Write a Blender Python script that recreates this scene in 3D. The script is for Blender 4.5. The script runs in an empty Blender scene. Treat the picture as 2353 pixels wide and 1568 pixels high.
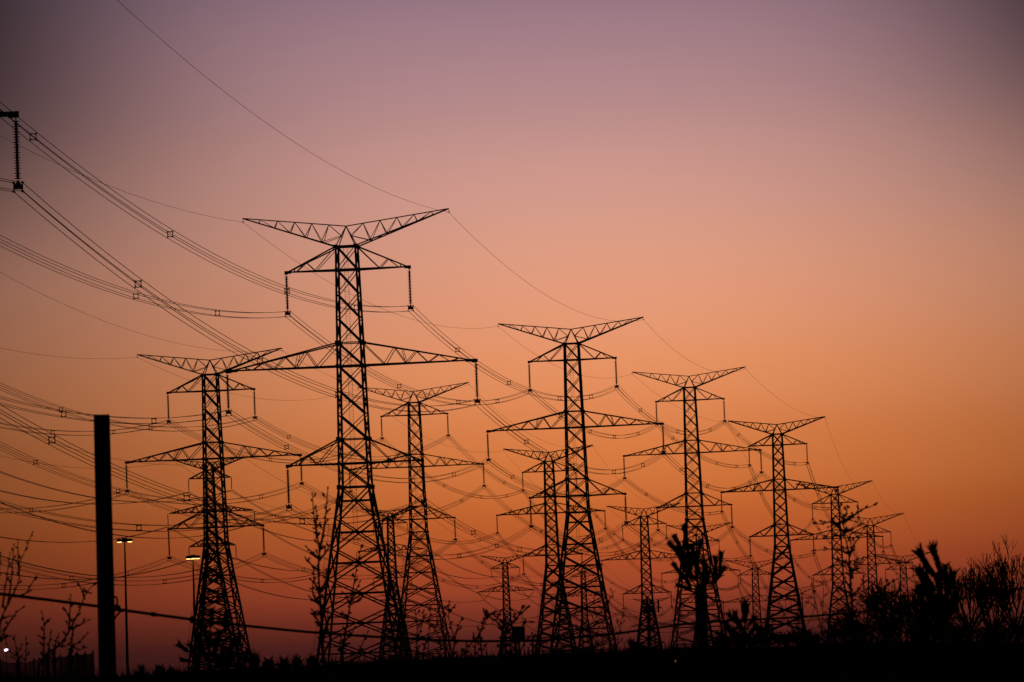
import bpy, math, random
from mathutils import Vector, Matrix
random.seed(7)
scene = bpy.context.scene
COL = scene.collection
R = math.radians

# ------------------------------------------------------------------ camera
# measurements below are in the photograph's 2353 x 1568 view; F is the focal length in those pixels
W0, H0 = 2353.0, 1568.0
LENS = 190.0
F = LENS / 36.0 * W0
EYE = Vector((0, 0, 1.7))
HORIZON = 1540.0
pitch = math.atan((HORIZON - H0 / 2) / F)
roll = R(2.25)
fw = Vector((0, math.cos(pitch), math.sin(pitch)))
r0 = Vector((1, 0, 0)); u0 = Vector((0, -math.sin(pitch), math.cos(pitch)))
rt = r0 * math.cos(roll) - u0 * math.sin(roll)
up = r0 * math.sin(roll) + u0 * math.cos(roll)
cam_d = bpy.data.cameras.new("camera")
cam = bpy.data.objects.new("camera", cam_d); COL.objects.link(cam)
M = Matrix((rt, up, -fw)).transposed().to_4x4(); M.translation = EYE
cam.matrix_world = M
cam_d.lens = LENS; cam_d.sensor_width = 36.0; cam_d.sensor_fit = 'HORIZONTAL'
cam_d.clip_start = 0.5; cam_d.clip_end = 60000
cam_d.dof.use_dof = True; cam_d.dof.focus_distance = 700.0; cam_d.dof.aperture_fstop = 6.3
scene.camera = cam

def P(x, y, d):
    """point seen at view pixel (x, y), d metres along the lens axis"""
    return EYE + (rt * ((x - W0 / 2) / F) + up * (-(y - H0 / 2) / F) + fw) * d
def mpp(d): return d / F                      # metres per view pixel at distance d

# ------------------------------------------------------------------ sky, sun, exposure
def lin(c):
    f = lambda v: v / 12.92 if v <= .04045 else ((v + .055) / 1.055) ** 2.4
    return tuple(f(v / 255.0) for v in c)
world = bpy.data.worlds.new("World"); scene.world = world; world.use_nodes = True
nt = world.node_tree; nt.nodes.clear()
N = nt.nodes.new; L = nt.links.new
def mth(op, a, b=None, c=None, clamp=False):
    n = N('ShaderNodeMath'); n.operation = op; n.use_clamp = clamp
    for i, v in enumerate((a, b, c)):
        if v is None: continue
        if isinstance(v, (int, float)): n.inputs[i].default_value = v
        else: L(v, n.inputs[i])
    return n.outputs[0]
tc = N('ShaderNodeTexCoord'); sp = N('ShaderNodeSeparateXYZ'); L(tc.outputs['Generated'], sp.inputs[0])
X_, Y_, Z_ = sp.outputs
az = mth('ARCTAN2', X_, Y_)
el = Z_                                       # sine of the elevation
mr = N('ShaderNodeMapRange'); mr.inputs[1].default_value = -0.01; mr.inputs[2].default_value = 0.19
L(el, mr.inputs[0])
ramp = N('ShaderNodeValToRGB'); L(mr.outputs[0], ramp.inputs[0])
cr = ramp.color_ramp; cr.interpolation = 'CARDINAL'
SKY = [(-.010, (58, 20, 17)), (.0, (69, 25, 20)), (.007, (94, 35, 23)), (.014, (150, 62, 34)), (.021, (177, 81, 38)),
       (.0315, (203, 108, 51)), (.046, (222, 132, 78)), (.0606, (230, 150, 108)), (.0815, (217, 155, 134)), (.1, (190, 142, 138)),
       (.123, (151, 118, 130)), (.150, (118, 95, 112)), (.19, (70, 60, 84))]
while len(cr.elements) < len(SKY): cr.elements.new(0.5)
for e, (z, c) in zip(cr.elements, SKY):
    e.position = (z + .01) / .2; e.color = (*lin(c), 1)
AZ0 = 0.0178                                   # the azimuth of the afterglow
a0 = N('ShaderNodeMapRange'); a0.inputs[1].default_value = .07; a0.inputs[2].default_value = .123
a0.inputs[3].default_value = AZ0; a0.inputs[4].default_value = .0055; L(el, a0.inputs[0])   # centre shifts higher up to fit the painted lens vignette
da = mth('SUBTRACT', az, a0.outputs[0]); da2 = mth('MULTIPLY', da, da)
def rise(lo, hi):                             # a value that changes smoothly from the lower to the upper sky
    n = N('ShaderNodeMapRange'); n.interpolation_type = 'SMOOTHSTEP'
    n.inputs[1].default_value = .07; n.inputs[2].default_value = .125
    n.inputs[3].default_value = lo; n.inputs[4].default_value = hi; L(el, n.inputs[0]); return n.outputs[0]
fall = mth('ADD', mth('MULTIPLY', da2, rise(75.0, 26.0)), mth('MULTIPLY', mth('MULTIPLY', da2, da2), rise(4.0, 17410.0)))  # afterglow falloff, with lens vignette painted in as darker upper corners
glow = mth('EXPONENT', mth('MULTIPLY', fall, -1.0))
front = mth('GREATER_THAN', Y_, 0.0)
glow = mth('MULTIPLY', glow, front)
high = N('ShaderNodeMapRange'); high.interpolation_type = 'SMOOTHSTEP'
high.inputs[1].default_value = .17; high.inputs[2].default_value = .45
high.inputs[3].default_value = 1.0; high.inputs[4].default_value = 0.0; L(el, high.inputs[0])
glow = mth('MULTIPLY', glow, high.outputs[0])
mul = N('ShaderNodeMix'); mul.data_type = 'RGBA'; mul.blend_type = 'MULTIPLY'; mul.inputs[0].default_value = 1
cmb = N('ShaderNodeCombineXYZ')
for i in range(3): L(glow, cmb.inputs[i])
L(ramp.outputs[0], mul.inputs[6]); L(cmb.outputs[0], mul.inputs[7])
add = N('ShaderNodeMix'); add.data_type = 'RGBA'; add.blend_type = 'ADD'; add.inputs[0].default_value = 1
L(mul.outputs[2], add.inputs[6]); add.inputs[7].default_value = (.0045, .0036, .0046, 1)   # the darkening rest of the dusk sky
bg = N('ShaderNodeBackground'); bg.inputs[1].default_value = 1.0; L(add.outputs[2], bg.inputs[0])
out = N('ShaderNodeOutputWorld'); L(bg.outputs[0], out.inputs[0])

sun_d = bpy.data.lights.new("sun", 'SUN'); sun_d.energy = 0.02; sun_d.angle = R(0.5); sun_d.color = (1, .55, .3)
sun = bpy.data.objects.new("sun", sun_d); COL.objects.link(sun)
sun.rotation_euler = (R(91.0) * -1, 0, -AZ0)   # just above the far horizon, shining towards the camera
scene.view_settings.view_transform = 'Standard'; scene.view_settings.look = 'None'
scene.view_settings.exposure = 0; scene.view_settings.gamma = 1
scene.render.engine = 'CYCLES'
scene.cycles.max_bounces = 4; scene.cycles.volume_bounces = 0

# ------------------------------------------------------------------ materials
def mat(name, c1, c2=None, scale=6.0, rough=.7, metal=0.0, emit=None, strength=0.0):
    m = bpy.data.materials.new(name); m.use_nodes = True
    n = m.node_tree.nodes; b = n['Principled BSDF']
    b.inputs['Roughness'].default_value = rough; b.inputs['Metallic'].default_value = metal
    if c2:
        t = n.new('ShaderNodeTexCoord'); z = n.new('ShaderNodeTexNoise'); z.inputs['Scale'].default_value = scale
        z.inputs['Detail'].default_value = 5
        c = n.new('ShaderNodeValToRGB'); c.color_ramp.elements[0].color = (*c1, 1); c.color_ramp.elements[1].color = (*c2, 1)
        c.color_ramp.elements[0].position = .35; c.color_ramp.elements[1].position = .65
        k = m.node_tree.links.new
        k(t.outputs['Object'], z.inputs['Vector']); k(z.outputs[0], c.inputs[0]); k(c.outputs[0], b.inputs['Base Color'])
    else: b.inputs['Base Color'].default_value = (*c1, 1)
    if emit:
        b.inputs['Emission Color'].default_value = (*emit, 1); b.inputs['Emission Strength'].default_value = strength
    return m
STEEL = mat("galvanised_steel", (.16, .16, .165), (.24, .24, .24), 3, .55, .3)
WIRE = mat("weathered_aluminium", (.13, .13, .13), (.2, .2, .2), 8, .5, .4)
GLASS = mat("brown_porcelain", (.08, .045, .03), (.12, .07, .05), 20, .3)
TIMBER = mat("dark_timber", (.05, .04, .03), (.09, .07, .05), 9, .9)
CABLE = mat("black_cable", (.03, .03, .03), (.05, .05, .05), 12, .7)
BARK = mat("bark", (.05, .04, .03), (.09, .07, .055), 30, .9)
BUD = mat("buds_and_leaves", (.05, .06, .03), (.1, .08, .04), 40, .8)
NEEDLE = mat("pine_needles", (.02, .04, .015), (.05, .07, .03), 30, .8)
SOIL = mat("dry_grass_ground", (.03, .032, .015), (.055, .05, .03), .8, .95)
SOIL.node_tree.nodes['Principled BSDF'].inputs['Specular IOR Level'].default_value = 0
GRASS = mat("grass_blades", (.04, .06, .02), (.09, .085, .04), 15, .9)
NET = mat("dark_netting", (.02, .02, .02), (.04, .04, .04), 10, .9)
PAINT = mat("grey_paint", (.1, .1, .1), (.15, .15, .15), 5, .6)
LIT = mat("lit_lens", (.8, .7, .5), emit=(1.0, .54, .15), strength=3.4)
LITW = mat("lit_white_lens", (.8, .8, .9), emit=(1.0, .62, .95), strength=4.5)
LITY = mat("lit_small_lens", (.1, .07, .03), emit=(1.0, .42, .08), strength=1.6)

# ------------------------------------------------------------------ mesh builder
class MB:
    def __init__(s): s.v = []; s.f = []
    def bar(s, a, b, w, w2=None, n=4):
        a = Vector(a); b = Vector(b); d = b - a
        if d.length < 1e-6: return s
        d.normalize()
        q = Vector((0, 0, 1)) if abs(d.z) < .9 else Vector((1, 0, 0))
        e = d.cross(q).normalized(); g = d.cross(e)
        w2 = w if w2 is None else w2
        i = len(s.v)
        for p, ww in ((a, w), (b, w2)):
            rr = ww / 2 / math.cos(math.pi / n)
            for k in range(n):
                t = 2 * math.pi * (k + .5) / n
                s.v.append(p + e * (rr * math.cos(t)) + g * (rr * math.sin(t)))
        for k in range(n):
            j = (k + 1) % n
            s.f.append((i + k, i + j, i + n + j, i + n + k))
        s.f.append(tuple(i + k for k in range(n))[::-1]); s.f.append(tuple(i + n + k for k in range(n)))
        return s
    def tube(s, pts, w, n=5, w2=None):
        """one continuous tube along a polyline"""
        pts = [Vector(p) for p in pts]; m = len(pts); i = len(s.v); w2 = w if w2 is None else w2
        for c, p in enumerate(pts):
            d = (pts[min(c + 1, m - 1)] - pts[max(c - 1, 0)]).normalized()
            q = Vector((0, 0, 1)) if abs(d.z) < .9 else Vector((1, 0, 0))
            e = d.cross(q).normalized(); g = d.cross(e)
            r = (w + (w2 - w) * c / (m - 1)) / 2
            for k in range(n):
                t = 2 * math.pi * k / n
                s.v.append(p + e * (r * math.cos(t)) + g * (r * math.sin(t)))
        for c in range(m - 1):
            for k in range(n):
                j = (k + 1) % n; a = i + c * n; b = a + n
                s.f.append((a + k, a + j, b + j, b + k))
        s.f.append(tuple(i + k for k in range(n))[::-1]); s.f.append(tuple(i + (m - 1) * n + k for k in range(n)))
        return s
    def box(s, c, sz, rot=None):
        c = Vector(c); i = len(s.v)
        for dx in (-1, 1):
            for dy in (-1, 1):
                for dz in (-1, 1):
                    p = Vector((dx * sz[0] / 2, dy * sz[1] / 2, dz * sz[2] / 2))
                    s.v.append(c + (rot @ p if rot else p))
        for f in ((0, 1, 3, 2), (4, 6, 7, 5), (0, 4, 5, 1), (2, 3, 7, 6), (0, 2, 6, 4), (1, 5, 7, 3)):
            s.f.append(tuple(i + k for k in f))
        return s
    def lathe(s, a, b, prof, n=8):
        """profile [(t, radius)] turned about the line a-b"""
        a = Vector(a); b = Vector(b); d = (b - a); ln = d.length; d = d / ln
        q = Vector((0, 0, 1)) if abs(d.z) < .9 else Vector((1, 0, 0))
        e = d.cross(q).normalized(); g = d.cross(e); i = len(s.v)
        for t, r in prof:
            for k in range(n):
                h = 2 * math.pi * k / n
                s.v.append(a + d * (ln * t) + e * (r * math.cos(h)) + g * (r * math.sin(h)))
        for c in range(len(prof) - 1):
            for k in range(n):
                j = (k + 1) % n; x = i + c * n; y = x + n
                s.f.append((x + k, x + j, y + j, y + k))
        s.f.append(tuple(i + k for k in range(n))[::-1]); s.f.append(tuple(i + (len(prof) - 1) * n + k for k in range(n)))
        return s
    def build(s, name, m, parent=None, origin=None):
        me = bpy.data.meshes.new(name); o0 = Vector(origin) if origin is not None else Vector((0, 0, 0))
        me.from_pydata([tuple(v - o0) for v in s.v], [], s.f); me.materials.append(m); me.update()
        o = bpy.data.objects.new(name, me); COL.objects.link(o)
        if parent is not None: o.parent = parent
        elif origin is not None: o.location = o0
        return o
def tag(o, label=None, cat=None, group=None, kind=None):
    if label: o['label'] = label
    if cat: o['category'] = cat
    if group: o['group'] = group
    if kind: o['kind'] = kind
    return o
def empty(name, loc, rz=0.0):
    o = bpy.data.objects.new(name, None); COL.objects.link(o); o.location = loc; o.rotation_euler = (0, 0, rz)
    o.empty_display_size = .2
    return o
def copy_tree(o, parent=None):
    c = o.copy(); COL.objects.link(c); c.parent = parent
    for ch in o.children: copy_tree(ch, c)
    return c

# ------------------------------------------------------------------ the pylons
U = .044                                       # metres for one view pixel at the first full pylon
D1 = F * U
def make_pylon(kind, km, k):
    """kind: 'quad' (four-wire bundles), 'twin' (thin two-wire), 'vee' (thin, V strings on the middle arms)"""
    thin = kind != 'quad'
    u = U * (.62 if thin else 1.0)
    H = 1450 if thin else 1230                 # height below the peak, in u
    def hw(h):
        return 22.5 + (h - 47) * (11.5 / 553) if h <= 600 else 34 + (h - 600) * (58 / 405.)
    def V(x, y, h): return Vector((x * u, y * u, (H - h) * u))
    def C(h, sx, sy): w = hw(h); return V(sx * w, sy * w, h)
    root = empty('lattice_pylon', (0, 0, 0))
    up_ = [47, 100.8, 157, 212.8, 268.8, 322, 378, 434, 490, 545.7, 600]
    dn_ = [600, 672, 741, 811, 880, 947, 1017, 1087, 1158, 1230] + ([1303, 1376, 1450] if thin else [])
    faces = (((-1, -1), (1, -1)), ((1, -1), (1, 1)), ((1, 1), (-1, 1)), ((-1, 1), (-1, -1)))
    b = MB()
    for sx in (-1, 1):
        for sy in (-1, 1):
            b.bar(C(47, sx, sy), C(600, sx, sy), 3.6 * u * km)
            for h, g in ((47, 8), (268.8, 9.5), (322, 8), (490, 10), (545.7, 6), (600, 10), (100.8, 6)):
                p = C(h, sx, sy); b.box(p, (g * u, .8 * g * u, g * u))
            for h in (157, 212.8, 378, 434):
                b.box(C(h, sx, sy), (4.4 * u, 4.4 * u, 8 * u))
    for i in range(len(up_) - 1):
        for fi, (a, c) in enumerate(faces):
            wa, wc = ((2.5, 1.4), (1.4, 1.4), (1.4, 2.5), (1.4, 1.4))[fi]
            b.bar(C(up_[i], *a), C(up_[i + 1], *c), wa * u * (k + km) / 2); b.bar(C(up_[i], *c), C(up_[i + 1], *a), wc * u * (k + km) / 2)
    for h in (47, 100.8, 268.8, 322, 490, 545.7, 600):
        for (a, c) in faces: b.bar(C(h, *a), C(h, *c), (3.0 if h in (47, 100.8, 322, 545.7, 600) else 2.0) * u * km)
    b.build('mast', STEEL, root)
    for sx in (-1, 1):
        for sy in (-1, 1):
            g = MB(); g.bar(C(600, sx, sy), C(H, sx, sy), 4.0 * u * km)
            for h in dn_[1:-1]: g.box(C(h, sx, sy), (5.2 * u, 5.2 * u, 9 * u))
            g.box(C(H, sx, sy) + Vector((0, 0, 2 * u)), (16 * u, 16 * u, 10 * u))
            g.build('leg', STEEL, root)
    b = MB()
    for i in range(len(dn_) - 1):
        h0, h1 = dn_[i], dn_[i + 1]; w0, w1 = hw(h0), hw(h1)
        hc = h0 + (h1 - h0) * w0 / (w0 + w1)
        for (a, c) in faces:
            b.bar(C(h0, *a), C(h1, *c), 2.2 * u * k); b.bar(C(h0, *c), C(h1, *a), 2.2 * u * k)
            b.bar(C(hc, *a), C(hc, *c), 1.9 * u * k)
            if i >= 3:                          # redundant members in the tall lower panels
                hm = (h0 + hc) / 2
                mid = (C(hc, *a) + C(hc, *c)) / 2
                for q in (a, c):
                    b.bar(C(hm, *q), (C(h0, *q) + mid) / 2, 1.0 * u * k)
                    b.bar(C((hc + h1) / 2, *q), (C(h1, *q) + mid) / 2, 1.0 * u * k)
    b.build('leg_bracing', STEEL, root)
    # earth-wire arms: the wide V at the top
    for s in (-1, 1):
        b = MB(); apex = V(0, 0, 0); tip = V(s * 239, 0, -29)
        b.bar(apex, tip, 1.6 * u * k)
        lo = [C(47, s, -1), C(47, s, 1)]
        for q in lo:
            b.bar(q, tip, 2.0 * u * k); b.bar(apex, q, 1.2 * u * k)
        top = lambda f: apex.lerp(tip, f)
        bot = lambda f, q: lo[q].lerp(tip, f)
        ft = [.167, .332, .497, .663, .832]; fb = [.155, .33, .497, .66, .83]
        for q in (0, 1):
            z = apex.lerp(lo[q], .48)
            b.bar(top(ft[0]), z, .9 * u * k); b.bar(bot(fb[0], q), z, .9 * u * k)
            for i in range(5):
                b.bar(top(ft[i]), bot(fb[i], q), .9 * u * k)
                if i < 4: b.bar(bot(fb[i], q), top(ft[i + 1]), .0 * u + .75 * u * k) if False else b.bar(top(ft[i + 1]), bot(fb[i], q), .75 * u * k)
        for f in fb: b.bar(bot(f, 0), bot(f, 1), .8 * u * k)
        for i in range(4): b.bar(bot(fb[i], 0), bot(fb[i + 1], 1), .7 * u * k)
        arm = b.build('earth_wire_arm', STEEL, root)
        m = MB(); m.bar(tip, tip + Vector((0, 0, -7 * u)), .9 * u); m.bar(tip + Vector((-1.6 * u, -3 * u, -9 * u)), tip + Vector((1.6 * u, 3 * u, -7.5 * u)), 1.8 * u)
        m.build('clamp', STEEL, arm)
    # crossarms
    for (ht, hb, ln, plate, fb, ft) in ((47, 100.8, 146.5, 15, (.44, .82), (.62,)),
                                        (268.8, 322, 292, 28, (.2, .396, .6, .8), (.3, .497, .7, .89)),
                                        (490, 545.7, 160, 15, (.44, .82), (.62,))):
        for s in (-1, 1):
            b = MB(); end = V(s * (ln - plate * .5), 0, hb - 1)
            tp = [C(ht, s, q) for q in (-1, 1)]; bt = [C(hb, s, q) for q in (-1, 1)]
            for q in (0, 1):
                b.bar(tp[q], end, 2.5 * u * km); b.bar(bt[q], end, 2.7 * u * km)
                T = lambda f: tp[q].lerp(end, f)
                B = lambda f: bt[q].lerp(end, f)
                chain = [T(0)]
                for i in range(len(fb)):
                    chain.append(B(fb[i]))
                    if i < len(ft): chain.append(T(ft[i]))
                for i in range(len(chain) - 1): b.bar(chain[i], chain[i + 1], 1.15 * u * k)
                if len(fb) == 4: b.bar(T(.37), B(.4), .9 * u * k)
                b.bar(T(.86), B(.86), .9 * u * k)
            for f in fb: b.bar(bt[0].lerp(end, f), bt[1].lerp(end, f), .9 * u * k)
            for f0, f1 in zip((0,) + fb[:-1], fb): b.bar(bt[0].lerp(end, f0), bt[1].lerp(end, f1), .9 * u * k)
            if not thin:
                b.box(V(s * (ln - plate / 2), 0, hb - .5), (plate * u, 3.4 * u, 6.6 * u))
                b.box(V(s * (ln - plate * .25), 0, hb + 1.5), (plate * .5 * u, 3 * u, 6 * u))
            b.build('crossarm', STEEL, root)
            # insulator string
            st = MB(); xe = s * (ln - 4)
            if kind == 'quad':
                st.bar(V(xe, 0, hb + 3), V(xe, 0, hb + 8), 1.4 * u)
                n = 23; prof = []; t0 = 8; t1 = 86
                for i in range(n):
                    rr = 5.6 if i % 2 == 0 else 4.4
                    a = (i + .12) / n; c = (i + .45) / n; e = (i + .62) / n
                    prof += [(a, 1.7 * u), (c, rr * u), (e, 1.8 * u)]
                st.lathe(V(xe, 0, hb + t0), V(xe, 0, hb + t1), prof, 10)
                so = st.build('insulator_string', GLASS, root)
                y = MB(); c = hb + 95
                y.bar(V(xe, 0, hb + 86), V(xe, 0, c - 3), 2.6 * u)
                y.box(V(xe, 0, c - .5), (11.5 * u, 1.6 * u, 6.6 * u))
                y.bar(V(xe - 3, 0, c - 4), V(xe, 0, c - 7.5), 1.5 * u); y.bar(V(xe + 3, 0, c - 4), V(xe, 0, c - 7.5), 1.5 * u)
                for a in (-1, 1):
                    y.bar(V(xe + a * 5.85, 0, c - 6.4), V(xe + a * 5.85, 0, c + 6.4), 1.2 * u)
                    for e in (-1, 1): y.bar(V(xe + a * 5.85, -5, c + e * 5.85), V(xe + a * 5.85, 5, c + e * 5.85), 2.2 * u)
                y.build('yoke_plate', STEEL, so)
            else:
                def rod(m, a, c):
                    prof = []
                    for i in range(26): prof += [((i + .1) / 26, 2.2 * u), ((i + .5) / 26, 4.2 * u), ((i + .8) / 26, 2.2 * u)]
                    m.lathe(a, c, prof, 6)
                if kind == 'twin':
                    rod(st, V(xe, 0, hb + 4), V(xe, 0, hb + 78)); st.bar(V(xe, 0, hb), V(xe, 0, hb + 5), 1.2 * u); c = V(xe, 0, hb + 78)
                elif ln > 200:
                    c = V(s * 215, 0, hb + 72)
                    rod(st, V(s * 275, 0, hb + 8), c); rod(st, V(s * 155, 0, hb + 8), c)
                    st.bar(V(s * 275, 0, hb), V(s * 275, 0, hb + 8), 1.2 * u); st.bar(V(s * 155, 0, hb), V(s * 155, 0, hb + 8), 1.2 * u)
                else:
                    c = V(s * (ln - 18), 0, hb + 76)
                    rod(st, V(xe, 0, hb + 4), c); st.bar(c, V(s * hw(hb + 76), 0, hb + 76), 2.2 * u)
                so = st.build('insulator_string', GLASS, root)
                y = MB()
                for a in (-1, 1):
                    e = c + Vector((a * 7 * u, 0, -7 * u)); y.bar(c, e, .9 * u)
                    y.bar(e + Vector((0, -3 * u, 0)), e + Vector((0, 3 * u, 0)), 2.6 * u)
                y.build('yoke_plate', STEEL, so)
    # climbing ladders
    def ladder(top, bot, step):
        b = MB(); n = int((bot - top).length / step)
        for s in (-1, 1): b.bar(top + Vector((s * 4.7 * u, 0, 0)), bot + Vector((s * 4.7 * u, 0, 0)), .6 * u)
        for i in range(n + 1):
            c = top.lerp(bot, i / n); b.bar(c - Vector((4.7 * u, 0, 0)), c + Vector((4.7 * u, 0, 0)), .45 * u)
        for i in range(0, n, 9):
            c = top.lerp(bot, i / n)
            for s in (-1, 1): b.bar(c + Vector((s * 4.7 * u, 0, 0)), c + Vector((s * 6.2 * u, 0, 3 * u)), .8 * u)
        b.build('ladder', STEEL, root)
    if not thin:
        ladder(V(-3, 0, 50), V(-4, 0, 732), 5.6 * u)
        a = C(685, -1, -1) + Vector((-8 * u, 0, 0)); c = C(H, -1, -1) + Vector((-8 * u, 0, 0)); ladder(a, c, 5.6 * u)
    return root, u, H

PROTO = {}
def proto(kind, row, i):
    # members are heavier on the farther pylons of each line
    if kind != 'quad': cl, km, kw = 0, 2.5, 3.5
    elif row == 'front': cl, km, kw = (0, 1.2, 1.45) if i < 2 else (1, 1.4, 1.85) if i < 4 else (2, 1.9, 2.75)
    else: cl, km, kw = (1, 1.4, 1.85) if i < 3 else (2, 1.9, 2.75)
    if (kind, cl) not in PROTO: PROTO[kind, cl] = make_pylon(kind, km, kw)
    return (kind, cl)
ordn = ['cut-off', 'first', 'second', 'third', 'fourth', 'fifth', 'sixth', 'seventh']
def vx(px): return (px / 1.96) / 1.7407       # helper for measurements taken in enlarged crops
ROWS = {
 'front': [(-482, -276, 1.76), (795, 520, 1.0), (1312, 757, .7022), (1583, 865, .548), (1785, 976, .4673), (1917, 1119, .368), (1999, 1192, .325), (2074, 1279, .286)],
 'middle': [None, (482, 828, .704), (950, 900, .538), (1260, 1040, .433), (1479, 1170, .354), (1606, 1213, .314), (1734, 1293, .277), (1837, 1352, .232)],
 'back': [None, (481, 1064, .350), (896, 1175, .280), (1160, 1282, .238), (1339, 1304, .203), (1496, 1380, .18)],
}
LABELS = {
 'front': ['huge pylon mostly beyond the frame edge, one crossarm tip and insulator string showing',
  'tallest complete lattice pylon, with a ladder inside its mast, in the front row',
  'second complete front-row lattice pylon, just past the tallest one on its line',
  'front-row lattice pylon whose legs stand behind the flat-topped pole and pine shoots',
  'fourth front-row lattice pylon, its splayed legs standing beside the leafy sapling',
  'fifth front-row lattice pylon, its mast crossed by the tall leafy sapling',
  'sixth front-row lattice pylon, its lower mast sunk behind the dark thicket',
  'last and smallest front-row lattice pylon, partly hidden by the tall pine shoots'],
 'middle': ['', 'lattice pylon with wide feet beside the two-panel street lamps, heading the middle row',
  'lattice pylon whose arms overlap the lower arms of the tallest pylon',
  'middle-row lattice pylon overlapping the legs of the second complete front-row pylon',
  'fourth middle-row lattice pylon, with the slim transformer pole before its legs',
  'fifth middle-row lattice pylon, hidden behind the flat-topped pole and pine',
  'sixth middle-row lattice pylon, small, between the pine pole and the fourth front-row pylon',
  'faintest small middle-row lattice pylon, seen between the legs of a front-row pylon'],
 'back': ['', 'slim back-row pylon hidden inside the pylon by the street lamps',
  'slim back-row pylon behind the legs of the tallest pylon',
  'slim pylon with V-shaped insulator pairs under its middle arms',
  'slim back-row pylon inside the splayed legs of the second front-row pylon',
  'smallest slim back-row pylon, its top behind the slim transformer pole'],
}
class T: pass
TOWERS = {}
used = set()
for row, lst in ROWS.items():
    ts = []
    for i, e in enumerate(lst):
        if e is None: ts.append(None); continue
        t = T(); x, y, s = e
        t.kind = 'quad' if row != 'back' else ('vee' if i == 3 else 'twin')
        t.key = proto(t.kind, row, i); root, t.u, t.H = PROTO[t.key]
        t.apex = P(x, y, D1 / s * (.62 if row == 'back' else 1.0)); t.i = i; t.row = row
        ts.append(t)
    # a first pylon standing outside the picture keeps the incoming wires where they belong
    if ts[0] is None:
        t = T(); t.kind = ts[1].kind; t.u, t.H = ts[1].u, ts[1].H; t.i = 0; t.row = row; t.virtual = True
        k = 1.0; t.apex = ts[1].apex - (ts[2].apex - ts[1].apex) * k
        t.apex.z = ts[1].apex.z - 1.0; ts[0] = t
    for i, t in enumerate(ts):
        a = ts[max(i - 1, 0)].apex; c = ts[min(i + 1, len(ts) - 1)].apex
        d = (c - a); t.yaw = -math.atan2(d.x, d.y)
        t.base = t.apex - Vector((0, 0, t.H * t.u))
        if getattr(t, 'virtual', False): continue
        root = PROTO[t.key][0]
        o = root if t.key not in used else copy_tree(root)
        used.add(t.key)
        o.location = t.base; o.rotation_euler = (0, 0, t.yaw); t.obj = o
        tag(o, LABELS[row][i], 'pylon', {'front': 'pylons of the tall front row', 'middle': 'pylons of the middle row', 'back': 'slim pylons of the back row'}[row])
    TOWERS[row] = ts

def attach(t, n):
    """wire attachment n (0..5 phases, 6..7 earth wires) on pylon t, world space"""
    u = t.u
    if n >= 6: x, h = (-239, 239)[n - 6], -29 + 8.5
    else:
        a = n // 2; s = (-1, 1)[n % 2]; ln = (146.5, 292, 160)[a]; hb = (100.8, 322, 545.7)[a]
        x, h = s * (ln - 4), hb + 95
        if t.kind == 'twin': h = hb + 85
        if t.kind == 'vee': x, h = (s * 215, hb + 79) if a == 1 else (s * (ln - 18), hb + 83)
    loc = Vector((x * u, 0, (t.H - h) * u))
    return t.base + Matrix.Rotation(t.yaw, 3, 'Z') @ loc
arms = ['upper left', 'upper right', 'middle left', 'middle right', 'lower left', 'lower right']
rng = random.Random(11)
def curve(a, b, sag, n=28):
    return [a.lerp(b, i / n) - Vector((0, 0, 4 * sag * (i / n) * (1 - i / n))) for i in range(n + 1)]
def span_name(row, i):
    if i == 0:
        return {'front': 'from the cut-off pylon to the tallest complete pylon', 'middle': 'coming in from beyond the frame to the first middle-row pylon',
                'back': 'coming in from beyond the frame to the first slim back-row pylon'}[row]
    return f'from the {ordn[i]} to the {ordn[i + 1]} {row}-row pylon'
def shorten(l):
    w = l.split(); return ' '.join(w[:16])
def px_of(p):
    v = p - EYE; z = v.dot(fw); return W0 / 2 + F * v.dot(rt) / z
SPACERS = {('front', 0, 0): (308, 497), ('front', 0, 1): (73, 386, 655, 816), ('front', 0, 2): (142, 351), ('front', 0, 3): (314, 592, 772),
           ('front', 0, 4): (315,), ('front', 0, 5): (116, 424, 690), ('front', 1, 1): (1049, 1166, 1283, 1356), ('front', 1, 0): (775, 914, 1050, 1141),
           ('front', 2, 1): (1470, 1555, 1631), ('middle', 0, 0): (118, 259), ('middle', 0, 1): (137, 343), ('middle', 0, 2): (69, 270)}
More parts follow.
